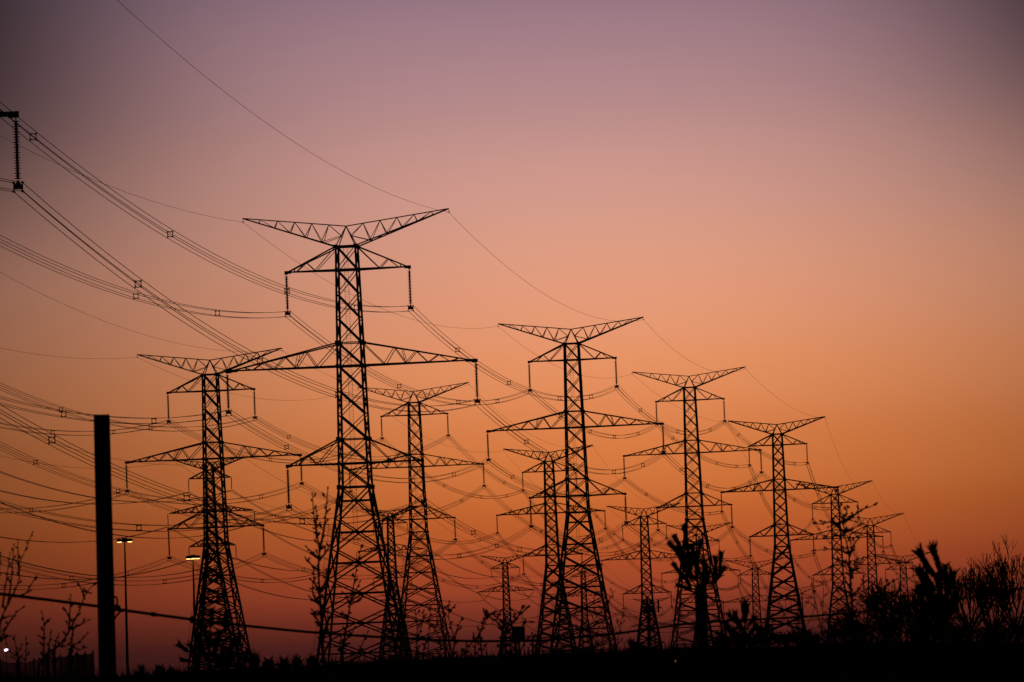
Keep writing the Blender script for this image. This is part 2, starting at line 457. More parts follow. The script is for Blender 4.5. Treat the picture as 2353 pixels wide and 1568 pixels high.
def bundle(a, b, key, label, group):
    Ls = (b - a).length; sag = 4.6 * (Ls / 231.) ** 2
    root = tag(empty('conductor_bundle', (a + b) / 2 - Vector((0, 0, sag))), label, 'power line', group)
    o0 = root.location
    d = (b - a).normalized(); e = Vector((d.y, -d.x, 0)).normalized()
    pts = curve(a, b, sag); wd = .036 + .016 * min(3.2, (a - EYE).length / D1)
    q = .257
    for sx in (-1, 1):
        for sz in (-1, 1):
            off = e * (q * sx) + Vector((0, 0, q * sz))
            MB().tube([p + off for p in pts], wd, 5).build('wire', WIRE, root, o0)
    ts_ = [t + rng.uniform(-.03, .03) for t in (.165, .385, .63, .83)]
    if key in SPACERS:
        ts_ = []
        for xx in SPACERS[key]:
            lo, hi = 0., 1.
            for _ in range(30):
                m_ = (lo + hi) / 2
                lo, hi = (m_, hi) if px_of(a.lerp(b, m_)) < xx else (lo, m_)
            if .02 < lo < .98: ts_.append(lo)
    for t in ts_:
        c = a.lerp(b, t) - Vector((0, 0, 4 * sag * t * (1 - t)))
        m = MB()
        ring = [c + e * (.205 * math.cos(k * math.pi / 8)) * 1.0 + Vector((0, 0, .205 * math.sin(k * math.pi / 8))) for k in range(17)]
        sw = 1 + .25 * min(3, (a - EYE).length / D1)
        m.tube(ring, .045 * sw, 5)
        for sx in (-1, 1):
            m.bar(c + e * (.2 * sx) + Vector((0, 0, -.2)), c + e * (.2 * sx) + Vector((0, 0, .2)), .045 * sw)
            m.bar(c + e * -.2 + Vector((0, 0, .2 * sx)), c + e * .2 + Vector((0, 0, .2 * sx)), .045 * sw)
            for sz in (-1, 1):
                m.bar(c + e * (.14 * sx) + Vector((0, 0, .14 * sz)), c + e * (.275 * sx) + Vector((0, 0, .275 * sz)), .06 * sw)
        m.build('spacer', STEEL, root, o0)
for row, ts in TOWERS.items():
    for i in range(len(ts) - 1):
        A, B_ = ts[i], ts[i + 1]
        for n in range(6):
            if row != 'back':
                bundle(attach(A, n), attach(B_, n), (row, i, n), shorten(f'{arms[n]} bundle of four wires {span_name(row, i)}'), 'four-wire bundles strung between pylons')
            else:
                a, b = attach(A, n), attach(B_, n); Ls = (b - a).length; sag = 4.0 * (Ls / 231.) ** 2
                root = tag(empty('wire_pair', (a + b) / 2), shorten(f'{arms[n]} pair of thin wires {span_name(row, i)}'), 'power line', 'wire pairs of the back row')
                d = (b - a).normalized(); e = Vector((d.y, -d.x, 0)).normalized()
                for sx in (-1, 1):
                    MB().tube([p + e * (.19 * sx) for p in curve(a, b, sag)], .085, 5).build('wire', WIRE, root, root.location)
        for n in (6, 7):
            a, b = attach(A, n), attach(B_, n); Ls = (b - a).length; sag = 3.6 * (Ls / 231.) ** 2
            w = MB().tube(curve(a, b, sag), .026 + .008 * min(4, (a - EYE).length / D1) if row != 'back' else .05, 5)
            tag(w.build('earth_wire', WIRE, None, (a + b) / 2), shorten(f'thin single top wire on the {("left", "right")[n - 6]} side {span_name(row, i)}'), 'power line', 'single top wires')
# the bundle that reaches the cut-off pylon from the viewer's side
t0, t1 = TOWERS['front'][0], TOWERS['front'][1]
a = attach(t0, 3); dv = (attach(t1, 3) - a); far = a - dv * 0.93; far.z = a.z + 4.5
bundle(far, a, None, 'bundle of four wires running out of frame behind the cut-off pylon', 'four-wire bundles strung between pylons')

# ------------------------------------------------------------------ ground
prof = [(-200, 1568), (0, 1563), (264, 1561), (380, 1552), (590, 1540), (720, 1534), (810, 1529), (930, 1521), (1090, 1515.5),
        (1240, 1509), (1390, 1503), (1530, 1497), (1680, 1494), (1810, 1490), (1870, 1485), (1940, 1481), (2050, 1480), (2200, 1480), (2353, 1481), (2600, 1482)]
DR = 88.0
RP = [P(x, y, DR) for x, y in prof]
def ridge(xr):                                # crest height at lateral position xr (metres, at DR)
    if xr <= RP[0].x: return RP[0].z
    for a, b in zip(RP, RP[1:]):
        if xr <= b.x: return a.z + (b.z - a.z) * (xr - a.x) / (b.x - a.x)
    return RP[-1].z
BASES = [t.base for ts in TOWERS.values() for t in ts]
def sm(t): t = max(0., min(1., t)); return t * t * (3 - 2 * t)
def valley(x, y):
    sw = sz = 0
    for b in BASES:
        w = 1 / ((x - b.x) ** 2 + (y - b.y) ** 2 + 40) ** 1.5
        sw += w; sz += w * b.z
    return sz / sw
def ground_z(x, y):
    if y <= 96:
        zr = ridge(x * DR / max(y, 40.)) if y > 20 else ridge(x * DR / 40.)
        zr = max(min(zr, 3.0), .2)
        return zr * sm((y - 8) / 80.) if y < DR else zr
    zr = max(min(ridge(x * DR / y), 3.0), .2)
    v = valley(x, y)
    return zr + (v - zr) * sm((y - 96) / 130.)
ys = [-60, -30, 0, 15, 30, 45, 55, 62, 68, 73, 77, 80, 82, 84, 86, 88, 90, 93, 96, 100, 105, 112, 120, 135, 150, 170, 200, 230, 260, 300, 340, 400, 460, 520, 580, 640,
      700, 760, 820, 900, 980, 1060, 1150, 1250, 1350, 1450, 1600, 1750, 1900, 2100, 2400, 2800, 3500, 5000, 8000, 14000]
tv = [i * .0022 for i in range(-70, 71)]
tv = [-3, -1.6, -.9, -.55, -.35, -.25, -.2] + tv + [.2, .25, .35, .55, .9, 1.6, 3]
g = MB()
for y in ys:
    for t in tv:
        x = t * max(abs(y), 60.)
        z = ground_z(x, y)
        if 60 < y < 110: z += .035 * math.sin(x * 5.1 + y) + .025 * math.sin(x * 11.7 + 2 * y) + random.uniform(-.02, .02)
        g.v.append(Vector((x, y, z)))
nx = len(tv)
for j in range(len(ys) - 1):
    for i in range(nx - 1):
        k = j * nx + i; g.f.append((k, k + 1, k + nx + 1, k + nx))
tag(g.build('ground', SOIL), 'black silhouetted grassy rise along the bottom of the view', 'ground', kind='structure')
gr = MB()
for i in range(9000):
    y = random.uniform(80, 94); x = random.uniform(-.105, .105) * y
    z = ground_z(x, y) - .02; h = random.choice((.05, .07, .09, .12, .16, .05, .07, .09, .22)) * random.uniform(.7, 1.3); w = .008
    b = Vector((x, y, z)); tp = b + Vector((random.uniform(-.05, .05), random.uniform(-.03, .03), h)); k = len(gr.v)
    gr.v += [b + Vector((-w, 0, 0)), b + Vector((w, 0, 0)), b + Vector((0, w, 0)), tp]
    gr.f += [(k, k + 1, k + 3), (k + 1, k + 2, k + 3), (k + 2, k, k + 3)]
tag(gr.build('grass', GRASS), 'short dark grass along the crest of the rise', 'grass', kind='stuff')

# ------------------------------------------------------------------ poles, cable, lamps and other hardware
def to_ground(p):
    return Vector((p.x, p.y, ground_z(p.x, p.y) - .05))
# near flat-topped pole
d = 80.0
a = P(233.5, 953, d); b = P(248.5, 1600, d)
b2 = a + (b - a) * ((a.z - (ground_z(b.x, b.y) - .3)) / (a.z - b.z))
root = tag(empty('utility_pole', to_ground(b2)), 'thick black flat-topped pole standing before the street lamps', 'pole', 'flat-topped cable poles')
o0 = root.location.copy()
MB().lathe(b2, a, [(0, .5 * 41 * mpp(d)), (.985, .5 * 37.5 * mpp(d)), (1, .5 * 36 * mpp(d))], 24).build('shaft', TIMBER, root, o0)
m = MB()
def Q(x, y, dd=80.0): return P(x, y, dd)
m.tube([Q(258, 1370), Q(268, 1373), Q(270, 1385), Q(266, 1393), Q(276, 1394)], .035, 6)
m.lathe(Q(262, 1392), Q(277, 1396), [(0, .02), (.5, .035), (1, .015)], 8)
m.tube([Q(262, 1401), Q(276, 1401), Q(288, 1403)], .05, 6)
m.tube([Q(262, 1428), Q(267, 1416), Q(276, 1406), Q(288, 1403)], .035, 6)
m.build('cable_bracket', STEEL, root, o0)
# second flat-topped pole
d2 = 114.0
a = P(1608.5, 1350.5, d2); b = P(1616, 1520, d2); bz = ground_z(b.x, b.y) - .3
b2 = a + (b - a) * ((a.z - bz) / (a.z - b.z))
root = tag(empty('utility_pole', to_ground(b2)), 'shorter black flat-topped pole with pine shoots rising around its top', 'pole', 'flat-topped cable poles')
o0 = root.location.copy()
MB().lathe(b2, a, [(0, .5 * 29 * mpp(d2)), (.985, .5 * 26 * mpp(d2)), (1, .5 * 25 * mpp(d2))], 20).build('shaft', TIMBER, root, o0)
MB().tube([P(1598, 1431, d2), P(1622, 1427, d2 - .3)], .05, 6).build('cable_bracket', STEEL, root, o0)
# drooping cable
cp = [(-120, 1350, 76), (0, 1365, 77.5), (110, 1378.5, 78.7), (222, 1393, 79.8), (265, 1401.5, 79.9), (288, 1403, 80.1), (360, 1413, 82), (440, 1423.5, 85), (560, 1438, 89), (700, 1452, 93),
      (850, 1463, 97), (1000, 1471, 101), (1100, 1474, 103), (1250, 1472.5, 106), (1408, 1457.5, 109.5), (1549, 1438, 112.5), (1608, 1430, 113.5)]
m = MB(); m.tube([P(*c) for c in cp], .048, 7)
ca = tag(m.build('sagging_cable', CABLE, None, P(700, 1452, 93)), 'thick sagging cable between the two flat-topped poles', 'cable', 'thick cables')
m = MB()
for x, y, dd in ((442, 1424, 85), (352, 1412, 81.8)):
    m.lathe(P(x - 7, y - .8, dd), P(x + 8, y + 1.2, dd), [(0, .024), (.3, .06 if x == 442 else .035), (.7, .06 if x == 442 else .035), (1, .024)], 8)
m.build('splice', CABLE, ca, P(700, 1452, 93))
cp2 = [(1608, 1430, 113.5), (1664, 1427, 115), (1734, 1424, 117), (1840, 1418, 120), (1945, 1410, 123), (2070, 1396, 126), (2191, 1379, 129), (2350, 1352, 133), (2450, 1333, 136)]
tag(MB().tube([P(*c) for c in cp2], .045, 7).build('sagging_cable', CABLE, None, P(1840, 1418, 120)), 'cable running on from the pine-hidden pole across the thicket to the frame edge', 'cable', 'thick cables')

# street lamps
def lamp(hx, hy, fx, fy, d, heads, label, w):
    top = P(hx, hy, d); px = mpp(d)
    foot = P(fx, fy, d); n = foot - top
    gz = ground_z(top.x, top.y)
    foot = top + n * ((top.z - gz) / (top.z - foot.z))
    root = tag(empty('street_lamp', foot), label, 'street lamp', 'lit street lamps')
    o0 = root.location.copy()
    MB().lathe(foot, top, [(0, 5 * px), (.02, 4.4 * px), (.6, 3.0 * px), (1, 1.7 * px)], 12).build('pole', PAINT, root, o0)
    m = MB(); m.box(top + Vector((0, 0, 3.6 * px)), (12 * px, 12 * px, 9 * px)); m.box(top + Vector((0, 0, 2.4 * px)), (w * .8 * px, 3 * px, 3 * px))
    m.build('mount', PAINT, root, o0)
    for (ax, ay) in heads:
        c = top + Vector((ax * w * .33 * px, ay * w * .33 * px, 2.2 * px)); r = w * .19 * px
        hd = MB().lathe(c + Vector((0, 0, -2.4 * px)), c + Vector((0, 0, 4.4 * px)), [(0, r), (.45, r * 1.04), (.8, r * .9), (1, r * .5)], 16).build('lamp_head', PAINT, root, o0)
        e = MB()
        cc = c + Vector((0, 0, -3.1 * px))
        e.lathe(cc + Vector((0, 0, -1.1 * px)), cc + Vector((0, 0, .65 * px)), [(0, r * .35), (.5, r * .75), (1, r * .9)], 16)
        e.build('lens', LIT, hd, o0)
lamp(286.5, 1245, 293.5, 1560, 530, ((-1, 0), (1, 0)), 'lit street lamp with two heads on the taller tapering pole', 36)
lamp(443.5, 1283.5, 449, 1500, 580, ((-1, .3), (1, -.3), (.25, -1), (-.25, 1)), 'lit street lamp with four heads, its pole before the pylon feet', 33)

# white flood lamp and tiny marker lamp
d = 150.; c = P(14, 1495, d); px = mpp(d) * .62
root = tag(empty('flood_lamp', to_ground(c)), 'bright white flood lamp low above the netted fence', 'flood lamp'); o0 = root.location.copy()
MB().bar(to_ground(c), c - Vector((0, 0, 5 * px)), 2.5 * px, n=8).build('post', PAINT, root, o0)
MB().box(c + Vector((0, 6 * px, 2 * px)), (15 * px, 8 * px, 9 * px), Matrix.Rotation(R(-12), 3, 'Y')).build('housing', PAINT, root, o0)
MB().lathe(c + Vector((-6.5 * px, 0, 0)), c + Vector((7 * px, 0, 3.5 * px)), [(0, 1.5 * px), (.25, 4.2 * px), (.6, 3.8 * px), (1, 1.2 * px)], 12).build('lens', LITW, root, o0)
d = 70.; c = P(1552.5, 1519.5, d); px = mpp(d) * .38
gz = ground_z(c.x, c.y)
root = tag(empty('marker_lamp', Vector((c.x, c.y, gz))), 'tiny yellow lamp glowing alone in the black rise', 'marker lamp'); o0 = root.location.copy()
MB().bar((c.x, c.y, gz - .05), c - Vector((0, 0, 2.4 * px)), 2 * px, n=8).build('post', PAINT, root, o0)
MB().lathe(c - Vector((0, 0, 2.4 * px)), c + Vector((0, 0, 2 * px)), [(0, .5 * px), (.3, 1.5 * px), (.7, 1.5 * px), (1, .4 * px)], 10).build('lens', LITY, root, o0)

# netted fence at the left
d = 125.
tops = [(-60, 1530), (0, 1512), (40, 1517), (78, 1512), (108, 1502), (138, 1503), (158, 1499), (177, 1496), (195, 1496.5), (214, 1493)]
root = tag(empty('net_fence', to_ground(P(108, 1560, d))), 'dark netted fence with tall posts and a sagging top edge', 'fence'); o0 = root.location.copy()
ht = 95
tp = [P(x, y, d + i * .35) for i, (x, y) in enumerate(tops)]
for p in tp:
    MB().bar(Vector((p.x, p.y, p.z - 2.2)), p, .024, n=6).build('post', PAINT, root, o0)
m = MB(); rail = []
for a, b in zip(tp, tp[1:]):
    rail += [a.lerp(b, k / 6) - Vector((0, 0, .05 + .05 * (k / 6) * (1 - k / 6) * 4)) for k in range(6)]
rail.append(tp[-1] - Vector((0, 0, .05)))
m.tube(rail, .02, 5)
step = .028
for a, b in zip(rail, rail[1:]):
    n = max(1, int((b - a).length / step))
    for k in range(n):
        p = a.lerp(b, k / n); m.bar(p, p + Vector((0, 0, -2.0)), .0082, n=3)
    for k in range(60):
        dz = Vector((0, 0, -.035 * k)); m.bar(a + dz, b + dz, .0082, n=3)
m.build('netting', NET, root, o0)

# slim transformer pole in front of the fourth middle-row pylon
d = 500.; px = mpp(d)
a = P(1488, 1371, d); foot = P(1491, 1500, d); foot = a + (foot - a) * ((a.z - ground_z(a.x, a.y)) / (a.z - foot.z))
root = tag(empty('transformer_pole', foot), 'slim pole topped by a dark cluster of transformer gear', 'utility pole'); o0 = root.location.copy()
MB().lathe(foot, a, [(0, 4.2 * px), (.9, 2.6 * px), (1, 2.0 * px)], 10).build('shaft', TIMBER, root, o0)
m = MB(); z = Vector((0, 0, 1))
m.bar(a + Vector((-14 * px, 0, -20 * px)), a + Vector((15 * px, 0, -16 * px)), 2.6 * px); m.bar(a + Vector((-13 * px, 0, -34 * px)), a + Vector((22 * px, 0, -34 * px)), 2.2 * px)
m.bar(a + Vector((14 * px, 0, -28 * px)), a + Vector((26 * px, 0, -28 * px)), 1.6 * px)
m.build('crossarm', TIMBER, root, o0)
for x, h in ((-9, 12), (-4, 15), (5, 14), (10, 10)):
    MB().lathe(a + Vector((x * px, 0, -19 * px)), a + Vector((x * px, 0, (-19 + h) * px)), [(0, 1.2 * px), (.3, 2 * px), (.5, 1 * px), (.75, 2 * px), (1, .8 * px)], 8).build('insulator', GLASS, root, o0)
MB().lathe(a + Vector((-5 * px, -3 * px, -40 * px)), a + Vector((-5 * px, -3 * px, -22 * px)), [(0, 5 * px), (.05, 6.5 * px), (.9, 6.5 * px), (1, 3 * px)], 14).build('transformer', PAINT, root, o0)
MB().lathe(a + Vector((6 * px, -3 * px, -38 * px)), a + Vector((6 * px, -3 * px, -24 * px)), [(0, 4 * px), (.05, 5.5 * px), (.9, 5.5 * px), (1, 3 * px)], 14).build('transformer', PAINT, root, o0)
MB().lathe(a + Vector((24 * px, 0, -38 * px)), a + Vector((24 * px, 0, -8 * px)), [(0, 1.4 * px), (.1, 2.2 * px), (.9, 2.2 * px), (1, 1.2 * px)], 10).build('switch_rod', GLASS, root, o0)
# mast with a ball, standing behind the legs of the second front-row pylon
d = 900.; px = mpp(d); a = P(1337, 1259, d); foot = P(1340, 1500, d); foot = a + (foot - a) * ((a.z - ground_z(a.x, a.y)) / (a.z - foot.z))
root = tag(empty('ball_mast', foot), 'thin mast carrying a small round ball between splayed pylon legs', 'mast'); o0 = root.location.copy()
MB().bar(foot, a, 2.4 * px, .9 * px, n=6).build('shaft', PAINT, root, o0)
c = a - Vector((0, 0, 13.5 * px))
MB().lathe(c - z * 3.0 * px, c + z * 3.0 * px, [(0, .4 * px), (.15, 2.1 * px), (.5, 3.0 * px), (.85, 2.1 * px), (1, .4 * px)], 12).build('ball', PAINT, root, o0)
# low lattice gantry near the middle
d = 420.; px = mpp(d); p0 = P(1206, 1462, d); e = Vector((1, 0, 0))
gz = ground_z(p0.x, p0.y)
root = tag(empty('lattice_gantry', Vector((p0.x, p0.y, gz))), 'low lattice gantry beam beside the square sign', 'gantry'); o0 = root.location.copy()
m = MB(); n = 5; wd = 27 * px / n * 1.2
for yy in (0, 1.0):
    for k in range(n):
        A = p0 + Vector((k * wd, yy, 0)); m.bar(A, A + Vector((wd, 0, -13 * px)), .9 * px); m.bar(A + Vector((wd, 0, 0)), A + Vector((0, 0, -13 * px)), .9 * px)
        m.bar(A, A + Vector((0, 0, -13 * px)), .9 * px)
    m.bar(p0 + Vector((0, yy, 0)), p0 + Vector((n * wd, yy, 0)), 1.5 * px); m.bar(p0 + Vector((0, yy, -13 * px)), p0 + Vector((n * wd, yy, -13 * px)), 1.5 * px)
m.build('beam', STEEL, root, o0)
for k in (2.6, 4.9):
    A = p0 + Vector((k * wd, .5, -13 * px)); MB().bar(Vector((A.x, A.y, gz)), A, 3.0 * px).build('leg', STEEL, root, o0)
# small square sign on a post
d = 87.; px = mpp(d); c = P(1191.5, 1455.5, d); gz = ground_z(c.x, c.y)
root = tag(empty('square_sign', Vector((c.x, c.y, gz))), 'small square dark sign panel among shrub twigs', 'sign'); o0 = root.location.copy()
MB().box(c, (30 * px, .012, 32 * px), Matrix.Rotation(roll, 3, 'Y')).build('panel', PAINT, root, o0)
MB().bar(Vector((c.x, c.y + .03, gz - .1)), c + Vector((0, .03, 10 * px)), 5 * px, n=6).build('post', PAINT, root, o0)

# ------------------------------------------------------------------ plants
def rv(rn, s=1.0): return Vector((rn.uniform(-s, s), rn.uniform(-s, s), rn.uniform(-s, s)))
def bud(m, p, dr, ln, r):
    dr = dr.normalized(); r *= .84; ln *= .93
    m.lathe(p, p + dr * ln, [(0, r * .25), (.3, r * .85), (.6, r), (.85, r * .55), (1, r * .08)], 5)
def smooth(pts, n=5):
    """Catmull-Rom through the points"""
    o = []; q = [pts[0]] + pts + [pts[-1]]
    for i in range(1, len(q) - 2):
        for k in range(n):
            t = k / n; a, b, c, e = q[i - 1], q[i], q[i + 1], q[i + 2]
            o.append(.5 * ((2 * b) + (c - a) * t + (2 * a - 5 * b + 4 * c - e) * t * t + (3 * b - a - 3 * c + e) * t ** 3))
    o.append(pts[-1]); return o
CAMX = lambda: rt
def sapling(name, label, cat, d, stems, seed, w=(5, 2.0), budl=9, budr=2.3, gap=12, twig=(10, 28), bare=.0, group=None, mb=BUD, leafy=False):
    """stems: polylines of view pixels, root to tip; side twigs and buds grow along them"""
    rn = random.Random(seed); px = mpp(d); S = MB(); Bd = MB()
    x0, y0 = stems[0][0]
    base = P(x0, y0, d); g = to_ground(base)
    root = tag(empty(name, g), label, cat, group)
    for si, st in enumerate(stems):
        zoff = rn.uniform(-.4, .4) if si else 0
        pts = [P(x, y, d + zoff * min(1, i)) for i, (x, y) in enumerate(st)]
        if si == 0 or st[0][1] > 1480: pts = [to_ground(pts[0])] + pts
        pts = smooth(pts, 5); n = len(pts)
        k = 1.0 if si == 0 else .8
        S.tube(pts, w[0] * px * k, 6, w[1] * px)
        acc = 0; side = rn.choice((-1, 1))
        for i in range(1, n):
            seg = pts[i] - pts[i - 1]; acc += seg.length / px
            f = i / n
            if acc > gap and f > bare and i < n - 1:
                acc = rn.uniform(-gap * .4, gap * .3); side = -side
                dr = (seg.normalized() * rn.uniform(.5, 1.1) + rt * side * rn.uniform(.5, 1.0) + fw * rn.uniform(-.7, .7)).normalized()
                ln = rn.uniform(*twig) * px * (1.15 - .75 * f)
                if rn.random() < .55 or twig[1] < 8:
                    p1 = pts[i] + dr * (2.0 * px)
                    bud(Bd, pts[i], dr, rn.uniform(.7, 1.2) * budl * px, budr * px * rn.uniform(.8, 1.15))
                else:
                    q1 = pts[i] + dr * ln * .55; q2 = q1 + (dr + up * .5).normalized() * ln * .45
                    S.tube([pts[i], q1, q2], 2.2 * px, 5, 1.3 * px)
                    c = max(1, int(ln / px / (gap * .75)))
                    for kx in range(c):
                        pp = pts[i].lerp(q2, (kx + .6) / c); sd = rn.choice((-1, 1))
                        bud(Bd, pp, (dr + rt * sd * .8 + up * .3 + fw * rn.uniform(-.5, .5)), rn.uniform(.6, 1.1) * budl * px, budr * px * rn.uniform(.7, 1.1))
                    bud(Bd, q2 - dr * px, (q2 - q1), budl * px * 1.1, budr * px)
        if w[1] > .9: bud(Bd, pts[-1], pts[-1] - pts[-2], budl * px, budr * px * .8)
    S.build('stem', BARK, root, g); Bd.build('leaves', mb, root, g)
    return root
Z6 = lambda *p: [(x / 3.412, 1108.7 + y / 3.412) for x, y in p]
Z3 = lambda *p: [(488.3 + x / 3.412, 1108.7 + y / 3.412) for x, y in p]
Z2 = lambda *p: [(1091.5 + x / 3.412, 1108.7 + y / 3.412) for x, y in p]
Z4 = lambda *p: [(1663.7 + x / 3.412, 1108.7 + y / 3.412) for x, y in p]
G1 = 'budding saplings and shrubs on the rise'
sapling('sapling', 'budding sapling with long upright twigs at the frame edge, above the net fence', 'sapling', 76, [
    Z6((-60, 1500), (-10, 1250), (5, 1090), (60, 960), (110, 860), (150, 760), (150, 650), (195, 540), (250, 405)),
    Z6((20, 980), (40, 830), (60, 700), (78, 565)), Z6((60, 960), (85, 800), (98, 640), (108, 500)), Z6((150, 700), (142, 600), (140, 475)),
    Z6((110, 900), (200, 870), (245, 800), (278, 745)), Z6((0, 1080), (70, 1050), (110, 1050)), Z6((0, 1240), (60, 1120), (130, 1020), (180, 980)),
    Z6((-20, 860), (-5, 700), (5, 565)), Z6((0, 1250), (50, 1210), (110, 1205))], 3, (6.5, 1.8), 8, 2.5, 12, (8, 14), .25, G1)
sapling('shrub', 'budding shrub spreading between net fence posts, near the thick pole', 'shrub', 82, [
    Z6((300, 1560), (320, 1400), (480, 1260), (560, 1130), (620, 1010), (660, 900), (690, 850), (728, 808)),
    Z6((340, 1390), (345, 1230), (345, 1100), (330, 1030)), Z6((345, 1120), (385, 1075)), Z6((345, 1230), (300, 1200)),
    Z6((380, 1350), (390, 1240), (400, 1180)), Z6((540, 1150), (545, 1050), (555, 900)), Z6((545, 1060), (505, 990)), Z6((430, 1310), (460, 1190)),
    Z6((560, 1150), (640, 1110), (685, 1085)), Z6((550, 1310), (610, 1260), (655, 1220), (680, 1190)), Z6((660, 900), (640, 840), (622, 805)),
    Z6((420, 1310), (500, 1290), (530, 1270)), Z6((560, 1300), (610, 1310), (660, 1300)), Z6((560, 1260), (570, 1180), (590, 1130)), Z6((680, 860), (715, 870))], 5, (7, 2.0), 9, 2.9, 13, (8, 16), .15, G1)
sapling('sapling', 'small budding sapling standing beside the white flood lamp', 'sapling', 84, [
    Z6((150, 1560), (150, 1400), (130, 1310), (115, 1240)), Z6((150, 1390), (90, 1340), (60, 1290), (40, 1210)), Z6((200, 1430), (205, 1330), (203, 1235)),
    Z6((140, 1360), (165, 1285)), Z6((130, 1400), (85, 1370))], 8, (4, 2.0), 8, 2.7, 12, (6, 12), .2, G1)
sapling('sapling', 'tall double-tipped sapling with budded side twigs before the tallest pylon', 'sapling', 86, [
    Z3((868, 1500), (862, 1250), (850, 1000), (835, 800), (832, 640), (838, 540), (815, 400), (795, 250), (783, 105)),
    Z3((840, 540), (868, 400), (888, 250), (903, 60)), Z3((820, 440), (812, 340), (815, 240)), Z3((835, 600), (800, 570), (770, 540), (745, 515)),
    Z3((835, 690), (790, 660), (740, 605)), Z3((840, 600), (880, 560), (915, 505)), Z3((850, 900), (800, 780), (795, 700)), Z3((845, 850), (880, 790), (890, 700)),
    Z3((850, 1000), (820, 1040), (790, 1010)), Z3((850, 960), (800, 930), (770, 905)), Z3((855, 980), (890, 930), (895, 830)), Z3((862, 1250), (900, 1120), (905, 1020)),
    Z3((840, 960), (790, 880), (785, 800)), Z3((858, 1160), (830, 1090), (800, 1040))], 12, (9, 2.4), 10, 3.2, 10, (8, 17), .12, G1)
sapling('sapling', 'slender sapling with knobbly buds between the two legs of the tallest pylon', 'sapling', 88, [
    Z3((1000, 1500), (1030, 1250), (1060, 1080), (1078, 960), (1108, 800), (1125, 700), (1145, 600), (1165, 510)),
    Z3((1085, 930), (1110, 880), (1150, 790)), Z3((1078, 960), (1055, 900), (1030, 870)), Z3((1060, 1080), (1025, 1030), (1020, 1020)), Z3((1080, 960), (1130, 930), (1170, 895)),
    Z3((1030, 1250), (1085, 1190), (1110, 1150)), Z3((1015, 1400), (1000, 1290), (1005, 1230)), Z3((1090, 1420), (1150, 1320), (1190, 1230), (1212, 1185)), Z3((1020, 1300), (1060, 1265))],
    14, (6, 2.0), 10, 3.0, 10, (7, 15), .15, G1)
sapling('shrub', 'budding shrub crossing the feet of the second middle-row pylon', 'shrub', 90, [
    Z3((1600, 1500), (1600, 1300), (1605, 1150), (1590, 1020)), Z3((1600, 1250), (1640, 1120), (1655, 1020)), Z3((1690, 1450), (1695, 1200), (1710, 980)),
    Z3((1500, 1450), (1470, 1250), (1440, 1100), (1430, 960), (1420, 800)), Z3((1460, 1200), (1490, 1080), (1480, 1010)), Z3((1750, 1430), (1790, 1280), (1750, 1150), (1760, 1080)),
    Z3((1880, 1420), (1895, 1250), (1870, 1130), (1850, 1050), (1855, 950)), Z3((1855, 1010), (1895, 970)), Z3((1855, 1010), (1820, 975)), Z3((1895, 1250), (1920, 1150), (1950, 1075)),
    Z3((1960, 1420), (2000, 1300), (2060, 1230), (2130, 1130), (2150, 1050), (2205, 1015)), Z3((2150, 1060), (2130, 1005)), Z3((2060, 1380), (2060, 1250), (2050, 1200)),
    Z3((1560, 1420), (1530, 1310), (1525, 1180)), Z3((1640, 1420), (1660, 1290), (1700, 1240)), Z3((1820, 1420), (1830, 1280), (1810, 1180), (1800, 1090)), Z3((1380, 1440), (1400, 1250), (1410, 1120)),
    Z3((1920, 1420), (1970, 1340), (1990, 1270))], 17, (5, 2.0), 9, 3.0, 10, (8, 20), .15, G1)
sapling('shrub', 'dark budding shrub around the small square sign', 'shrub', 89, [
    Z2((230, 1500), (240, 1350), (245, 1200), (235, 1090), (270, 1090)), Z2((245, 1150), (310, 1080), (350, 1030), (365, 990)), Z2((245, 1200), (180, 1100), (100, 1050), (75, 1010)), Z2((100, 1050), (145, 1020)),
    Z2((250, 1150), (210, 1080), (160, 1075)), Z2((300, 1400), (330, 1250), (380, 1110), (440, 1095)), Z2((350, 1040), (400, 990)), Z2((340, 1400), (370, 1290), (410, 1230)),
    Z2((180, 1400), (200, 1280), (215, 1180)), Z2((60, 1400), (40, 1200), (60, 1120), (80, 1050)), Z2((450, 1400), (455, 1280), (450, 1200)), Z2((270, 1400), (275, 1250), (260, 1130)), Z2((210, 1400), (225, 1260), (240, 1160))],
    19, (7, 2.2), 10, 3.4, 8, (8, 16), .1, G1)
sapling('shrub', 'small-leaved wispy shrub between the legs of the second front-row pylon', 'shrub', 92, [
    Z2((880, 1480), (900, 1300), (930, 1150), (950, 1060), (930, 950), (940, 900)), Z2((900, 1250), (860, 1120), (780, 1050), (750, 1030)), Z2((1080, 1400), (1120, 1240), (1140, 1120), (1160, 1040), (1180, 1000)),
    Z2((950, 1060), (1010, 980), (1050, 920), (1085, 865)), Z2((830, 1400), (840, 1250), (800, 1130)), Z2((970, 1400), (990, 1250), (1010, 1100), (1040, 1010)), Z2((760, 1400), (750, 1250), (760, 1150)), Z2((1040, 1380), (1060, 1250), (1100, 1150)), Z2((930, 1300), (960, 1200), (970, 1110))],
    23, (3, 1.1), 6.5, 2.0, 8, (8, 20), .1, G1, leafy=True)
